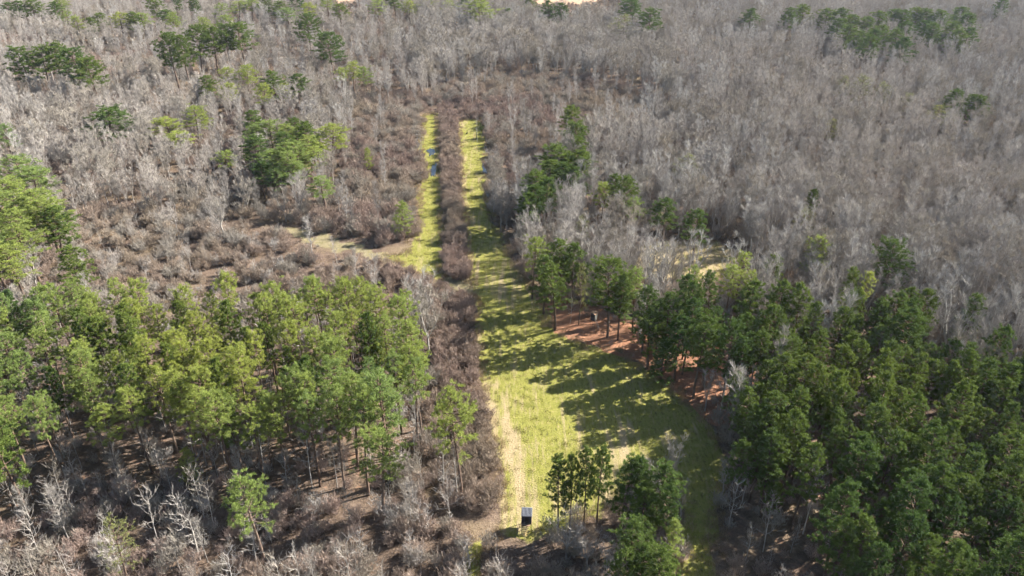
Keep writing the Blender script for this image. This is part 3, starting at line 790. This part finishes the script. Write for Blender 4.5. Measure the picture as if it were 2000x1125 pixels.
# ------------------------------------------------------------------ turn the lists into objects
def seen(p, h):
    a = P(p['x'], p['y'], 0); b_ = P(p['x'], p['y'], h)
    return -30 < b_[0] < 2030 and b_[1] < 1120 and a[1] > -5
pc = [(sum(q[0] for q in pl)/len(pl), max(q[1] for q in pl)) for pl in PUDDLES]
def hides(p, rise):
    px, py = P(p['x'], p['y'])
    if abs(px-1024) < (18 if p['key'][:3] in ('bro', 'tan', 'gre', 'rus') else 40) and 1040 < py < (1118 if p['key'][:3] in ('bro', 'tan', 'gre', 'rus') else 1240): return True
    if p['hero']: return False
    return any(abs(px-cx) < 12 and -4 < py-cy < rise for cx, cy in pc)
shrubs = [p for p in shrubs if not hides(p, 22)]; bares = [p for p in bares if not hides(p, 60)]
def split(lst, table, limit):
    for p in lst:
        h = table[p['key']]['h']*p['s']; p['h'] = h
        p['vis'] = seen(p, h)
        p['size'] = h*p['sxy']/depth(p['x'], p['y'])**2
    cand = sorted([p for p in lst if p['vis']], key=lambda p: (-p['hero'], -p['size']))
    ind = cand[:limit]; ids = {id(p) for p in ind}
    return ind, [p for p in lst if id(p) not in ids]
def gn_scatter(name, pts, table, label, cat):
    keys = sorted({p['key'] for p in pts})
    col = bpy.data.collections.new(name + '_kinds')
    for i, k in enumerate(keys):
        o = bpy.data.objects.new('a%02d_%s' % (i, k), table[k]['joined']); col.objects.link(o)
    me = bpy.data.meshes.new(name)
    me.from_pydata([(p['x'], p['y'], 0) for p in pts], [], [])
    me.attributes.new('kind_id', 'INT', 'POINT').data.foreach_set('value', [keys.index(p['key']) for p in pts])
    me.attributes.new('turn', 'FLOAT_VECTOR', 'POINT').data.foreach_set('vector', [c for p in pts for c in (rng.uniform(-.04, .04), rng.uniform(-.04, .04), p['rz'])])
    me.attributes.new('grow', 'FLOAT_VECTOR', 'POINT').data.foreach_set('vector', [c for p in pts for c in (p['sxy'], p['sxy'], p['s'])])
    o = new_obj(name, me); tag(o, label, cat, None, 'stuff')
    ng = bpy.data.node_groups.new(name, 'GeometryNodeTree')
    ng.interface.new_socket('Geometry', in_out='INPUT', socket_type='NodeSocketGeometry')
    ng.interface.new_socket('Geometry', in_out='OUTPUT', socket_type='NodeSocketGeometry')
    gi = ng.nodes.new('NodeGroupInput'); go = ng.nodes.new('NodeGroupOutput')
    ci = ng.nodes.new('GeometryNodeCollectionInfo'); ci.inputs[0].default_value = col; ci.inputs[1].default_value = True; ci.inputs[2].default_value = True
    ip = ng.nodes.new('GeometryNodeInstanceOnPoints'); ip.inputs['Pick Instance'].default_value = True
    def na(n, t):
        a = ng.nodes.new('GeometryNodeInputNamedAttribute'); a.data_type = t; a.inputs[0].default_value = n; return a.outputs[0]
    e2r = ng.nodes.new('FunctionNodeEulerToRotation')
    ng.links.new(gi.outputs[0], ip.inputs['Points']); ng.links.new(ci.outputs[0], ip.inputs['Instance'])
    ng.links.new(na('kind_id', 'INT'), ip.inputs['Instance Index'])
    ng.links.new(na('turn', 'FLOAT_VECTOR'), e2r.inputs[0]); ng.links.new(e2r.outputs[0], ip.inputs['Rotation'])
    ng.links.new(na('grow', 'FLOAT_VECTOR'), ip.inputs['Scale']); ng.links.new(ip.outputs[0], go.inputs[0])
    md = o.modifiers.new('scatter', 'NODES'); md.node_group = ng
    return o

rng.seed(5)
def pine_zone(p):
    px, py = P(p['x'], p['y'], p['h'])
    if px < 900:
        col_ = 'left end' if px < 260 else ('middle' if px < 560 else 'right end')
        row = 'back row' if py < 600 else ('middle' if py < 690 else 'front')
        return 'bright slender pine crowded at the %s of the plantation, towards its %s' % (row, col_), 'pines of the plantation left of the field'
    col_ = 'field side' if px < 1620 else ('middle' if px < 1820 else 'right edge')
    row = 'upper part' if py < 720 else ('centre' if py < 880 else 'shaded lower part')
    return 'dark dense pine in the %s of the right stand, on its %s' % (row, col_), 'pines of the dark stand right of the field'
ind, rest = split(pines, PINES, 300)
for p in ind:
    e = new_obj('pine_tree', None); e.location = (p['x'], p['y'], 0); e.rotation_euler = (0, 0, p['rz']); e.scale = (p['sxy'], p['sxy'], p['s'])
    e.empty_display_size = .5
    lb, gp = p['label'], p['group']
    if not lb: lb, gp = pine_zone(p)
    tag(e, lb, 'pine tree', gp or 'single pines')
    new_obj('trunk', PINES[p['key']]['trunk'], e); new_obj('crown', PINES[p['key']]['crown'], e)
if rest: gn_scatter('pine_woods', rest, PINES, 'remaining mass of pine trees in the stands and beyond the frame', 'pine wood')
def bare_zone(p):
    px, py = P(p['x'], p['y'], p['h']*.6)
    k = p['key'].rstrip('0123')
    look = {'upright': 'slim upright grey leafless tree', 'round': 'round headed leafless tree', 'white': 'pale barked leafless tree',
            'sapling': 'thin leafless sapling', 'snag': 'broken white snag'}[k]
    if px < 950 and py > 560: where = 'among the plantation pines' if p['zone'] == 'lstand' else 'in the brown brush at the lower left'
    elif px < 950: where = 'in the pale wood left of the grass lanes'
    elif p['zone'] == 'rstand': where = 'in the shade of the right pine stand'
    elif py > 850: where = 'in the brush at the foot of the field'
    elif p['zone'] == 'straw': where = 'on the orange pine straw beside the field'
    else: where = 'in the grey wood right of the field'
    return look + ' ' + where
ind, rest = split(bares, BARES, 300)
for p in ind:
    p['zone'] = zone(p['x'], p['y'])
    e = new_obj('bare_tree', None); e.location = (p['x'], p['y'], 0); e.rotation_euler = (0, 0, p['rz']); e.scale = (p['sxy'], p['sxy'], p['s'])
    tag(e, p['label'] or bare_zone(p), 'bare tree', 'leafless trees')
    new_obj('trunk', BARES[p['key']]['trunk'], e); new_obj('branches', BARES[p['key']]['crown'], e)
gn_scatter('bare_woods', rest, BARES, 'grey leafless winter wood spreading to the top of the view', 'winter wood')
ind, rest = split(shrubs, SHRUBS, 300)
for p in ind:
    o = new_obj('shrub', SHRUBS[p['key']]['joined']); o.location = (p['x'], p['y'], 0); o.rotation_euler = (0, 0, p['rz']); o.scale = (p['sxy'], p['sxy'], p['s'])
    px, py = P(p['x'], p['y'])
    k = p['key'].rstrip('0123'); z = zone(p['x'], p['y'])
    where = {'hedge': 'in the brush band along the left side of the field', 'low': 'in the low thicket behind the plantation', 'lstand': 'under the plantation pines',
             'rstand': 'under the dark right hand pines'}.get(z, 'in the lower left brush' if px < 940 else 'in the brush near the shooting house')
    lk = {'brown': 'brown leafless bush', 'tan': 'straw coloured leafless bush', 'grey': 'grey leafless bush', 'green': 'green leafy bush', 'rusty': 'rusty leaved bush'}[k]
    tag(o, p['label'] or lk + ' ' + where, 'bush', 'leafless bushes')
gn_scatter('undergrowth', rest, SHRUBS, 'brown leafless undergrowth filling the ground between the trees', 'undergrowth')
print('COUNTS', len(pines), len(bares), len(shrubs))

TUFTS = {}
M_TUFT = leafy('grass_blades', (0.18,0.18,0.04), (0.31,0.25,0.12), (0.22,0.21,0.05), .2, .05)
M_WEED = leafy('dry_weeds', (0.42,0.33,0.20), (0.34,0.24,0.15), (0.36,0.28,0.17), .2, .05)
for i in range(2):
    rng.seed(300+i); T = MB()
    for k in range(40):
        T.blade(Vector((rng.uniform(-.6, .6), rng.uniform(-.6, .6), 0)), rdir(35, 85), rng.uniform(.12, .32)*(1+2.2*i), .05)
    TUFTS['ab'[i]] = dict(h=.4, joined=T.mesh('tuft', [(M_TUFT, M_WEED)[i]]))
pts = []
for poly in FIELD:
    xs = [p[0] for p in poly]; ys_ = [p[1] for p in poly]; n = int((max(xs)-min(xs))*(max(ys_)-min(ys_))/1.3)
    X = nr.uniform(min(xs)-1, max(xs)+1, n); Y = nr.uniform(min(ys_)-1, max(ys_)+1, n); ins = inpoly(X, Y, poly)
    edge = np.zeros(n, bool)
    for k in range(6): edge |= (inpoly(X+1.6*math.cos(k*1.047), Y+1.6*math.sin(k*1.047), poly) != ins)
    for a, b_, i_, e_ in zip(X, Y, ins, edge):
        if (a-house_x-.3)**2 + (b_-house_y)**2 < 3.6**2: continue
        if e_: pts.append(dict(x=a, y=b_, key='b', s=rng.uniform(.6, 1.3), sxy=rng.uniform(.8, 1.5), rz=rng.uniform(0, 6)))
        elif i_ and rng.random() < .45: pts.append(dict(x=a, y=b_, key='a', s=rng.uniform(.6, 1.2), sxy=rng.uniform(.8, 1.5), rz=rng.uniform(0, 6)))
gn_scatter('grass', pts, TUFTS, 'short winter grass and dry weeds of the field and lanes', 'grass')

# ------------------------------------------------------------------ the shooting house by the field
M_WOODY = plain('new_lumber', (0.72, 0.52, 0.22), .7, var=.12)
M_WOODB = plain('weathered_lumber', (0.25, 0.16, 0.10), .8)
M_DARKP = plain('dark_panel', (0.035, 0.035, 0.05), .6)
M_METAL_SHADED = plain('roof_metal_shaded', (0.035, 0.038, 0.05), .8, 0, .2, 3, .1)  # near-black: shade on the slope facing the camera, put into the metal colour
M_RIB = plain('roof_rib', (0.24, 0.25, 0.28), .8, 0, .2, 3, .1)  # paler than the sheet: light on the corrugation put into the colour
M_PALE  = plain('pale_panel', (0.40, 0.40, 0.36), .7)
M_HOLE  = plain('window_dark', (0.008, 0.008, 0.01), .3)
def build(mb, name, m, parent): return new_obj(name, mb.mesh(name, [m]), parent)
hx, hy = W(1021, 1046)
house = new_obj('shooting_house', None); house.location = (hx, hy, 0); house.rotation_euler = (0, 0, R(-4))
house.scale = (.95, .95, 1)
tag(house, 'raised dark shooting house with ribbed metal roof and yellow wooden steps', 'hunting blind')
FL = 1.55; CX, CY = .55, 2.0
b = MB(); b.box((CX, CY-.86, FL+.85), (1.72, .05, 1.6)); b.box((CX, CY+.86, FL+.85), (1.72, .05, 1.6)); b.box((CX-.84, CY, FL+.85), (.05, 1.66, 1.6)); b.box((CX+.84, CY, FL+.85), (.05, 1.66, 1.6))
cab = build(b, 'cabin_wall', M_DARKP, house)
b = MB(); b.box((CX, CY, FL), (1.8, 1.8, .12)); b.box((CX-.1, CY-1.15, FL), (1.5, .5, .08)); build(b, 'platform', M_WOODB, house)
b = MB()
for k in range(8):
    x0 = CX-.80+k*1.60/7
    b.box((x0, CY, FL+1.84), (.08, 1.70, .05), rx=R(13))
rb_ = b; b = MB(); b.box((CX, CY, FL+1.81), (1.84, 1.72, .03), rx=R(13)); rf_ = build(b, 'roof', M_METAL_SHADED, house); build(rb_, 'roof_rib', M_RIB, rf_)
b = MB(); b.box((CX, CY+.87, FL+1.99), (1.9, .05, .10)); b.box((CX+.95, CY, FL+1.81), (.04, 1.74, .10), rx=R(13)); build(b, 'roof_trim', M_PALE, house)
b = MB(); b.box((CX+.1, CY-.893, FL+.78), (.62, .03, 1.4)); dr = build(b, 'door', M_HOLE, house)
for dx in (-.82, .82):
    for dy in (-.82, .82):
        b = MB(); b.box((CX+dx, CY+dy, FL/2-.04), (.11, .11, FL-.06)); build(b, 'leg', M_WOODB, house)
b = MB(); b.beam((CX-.82, CY-.80, .2), (CX+.82, CY-.80, FL-.2), .04); b.beam((CX-.82, CY+.80, .2), (CX+.82, CY+.80, FL-.2), .04); b.beam((CX-.80, CY-.8, FL-.2), (CX-.80, CY+.8, .2), .04); build(b, 'brace', M_WOODB, house)
b = MB(); b.beam((CX-.85, CY-1.38, FL+.75), (CX-1.6, CY-1.3, .1), .035); b.beam((CX-.85, CY-1.38, FL+.0), (CX-.85, CY-1.38, FL+.8), .04); b.beam((CX-.85, CY-1.38, FL+.78), (CX-.1, CY-1.38, FL+.78), .035); build(b, 'handrail', M_WOODB, house)
st = new_obj('stairs', None, house)
for k in range(6):
    b = MB(); b.box((.10+.05*k, .02+.17*k, .15+.235*k), (.98, .21, .05)); build(b, 'step', M_WOODY, st)
for dx in (-.49, .49):
    b = MB(); b.beam((.08+dx, -.1, 0), (.38+dx, .95, FL-.05), .045); build(b, 'stringer', M_WOODY, st)

# ------------------------------------------------------------------ the box blind among the pines
bx, by = W(1159, 640)
bl = new_obj('box_blind', None); bl.location = (bx, by, 0); bl.rotation_euler = (0, 0, R(-38)); bl.scale = (.88, .88, .95)
tag(bl, 'narrow box blind, dark front and white side, on legs beneath the pines', 'hunting blind')
FL = 2.3
b = MB(); b.box((0, 0, FL+.95), (1.3, 1.3, 1.9)); build(b, 'cabin_wall', M_DARKP, bl)
b = MB(); b.box((.667, 0, FL+.9), (.03, 1.2, 1.7)); build(b, 'side_panel', M_PALE, bl)
b = MB(); b.box((0, -.662, FL+1.25), (.8, .02, .35)); build(b, 'window', M_HOLE, bl)
b = MB()
for s_ in (-1, 1):
    n = len(b.v); b.v += [Vector((s_*.85, -.85, FL+1.9)), Vector((s_*.85, .85, FL+1.9)), Vector((0, .85, FL+2.3)), Vector((0, -.85, FL+2.3)), Vector((s_*.85, -.85, FL+1.97)), Vector((s_*.85, .85, FL+1.97)), Vector((0, .85, FL+2.37)), Vector((0, -.85, FL+2.37))]
    for q in ((0,1,2,3),(4,5,6,7),(0,1,5,4),(0,3,7,4),(1,2,6,5)): b.f.append(tuple(n+i for i in q)); b.m.append(0)
build(b, 'roof', M_WOODB, bl)
for dx in (-.58, .58):
    for dy in (-.58, .58):
        b = MB(); b.beam((dx*1.25, dy*1.25, -.1), (dx, dy, FL), .05); build(b, 'leg', M_WOODB, bl)
lad = new_obj('ladder', None, bl)
for dy in (-.22, .22):
    b = MB(); b.beam((1.7, dy, 0), (.72, dy, FL), .03); build(b, 'rail', M_PALE, lad)
for k in range(6):
    t = (k+.6)/6.6; b = MB(); b.beam((1.7-.98*t, -.22, FL*t), (1.7-.98*t, .22, FL*t), .02); build(b, 'rung', M_PALE, lad)

# small dark post and stump at the head of the right lane
x, y = W(931, 271); b = MB(); b.tube([Vector((0, 0, -.1)), Vector((.03, 0, 1.4)), Vector((.02, .03, 2.6))], [.16, .13, .10], 8); b.tube([Vector((.03, 0, 1.7)), Vector((.4, 0, 2.1))], [.06, .03], 5)
o = new_obj('post', b.mesh('post', [M_HOLE])); o.location = (x, y, 0); tag(o, 'dark upright post at the head of the right grass lane', 'post')
x, y = W(912, 262); b = MB(); b.tube([Vector((0, 0, -.1)), Vector((0, 0, .45)), Vector((.12, 0, .8)), Vector((.16, 0, 1.2))], [.30, .26, .15, .07], 8); b.tube([Vector((.0, 0, .2)), Vector((-.5, -.1, .12)), Vector((-.8, -.1, .05))], [.2, .10, .04], 6)
o = new_obj('stump', b.mesh('stump', [M_HOLE])); o.location = (x, y, 0); tag(o, 'small dark stump standing alone in the grass near the head of the lane', 'stump')

# ------------------------------------------------------------------ haze
USE_HAZE = True
if USE_HAZE:
    mh, nt, out = mat('haze_air')
    pv = nt.nodes.new('ShaderNodeVolumePrincipled'); pv.inputs['Color'].default_value = (.70, .82, 1, 1)
    pv.inputs['Density'].default_value = 0.00005; pv.inputs['Anisotropy'].default_value = 0.3
    nt.links.new(pv.outputs[0], out.inputs['Volume'])
    b = MB(); b.box((0, 0, 49), (5400, 5200, 100.0)); o = new_obj('haze', b.mesh('haze', [mh])); tag(o, 'thin pale haze over the far woods', 'haze', None, 'stuff')
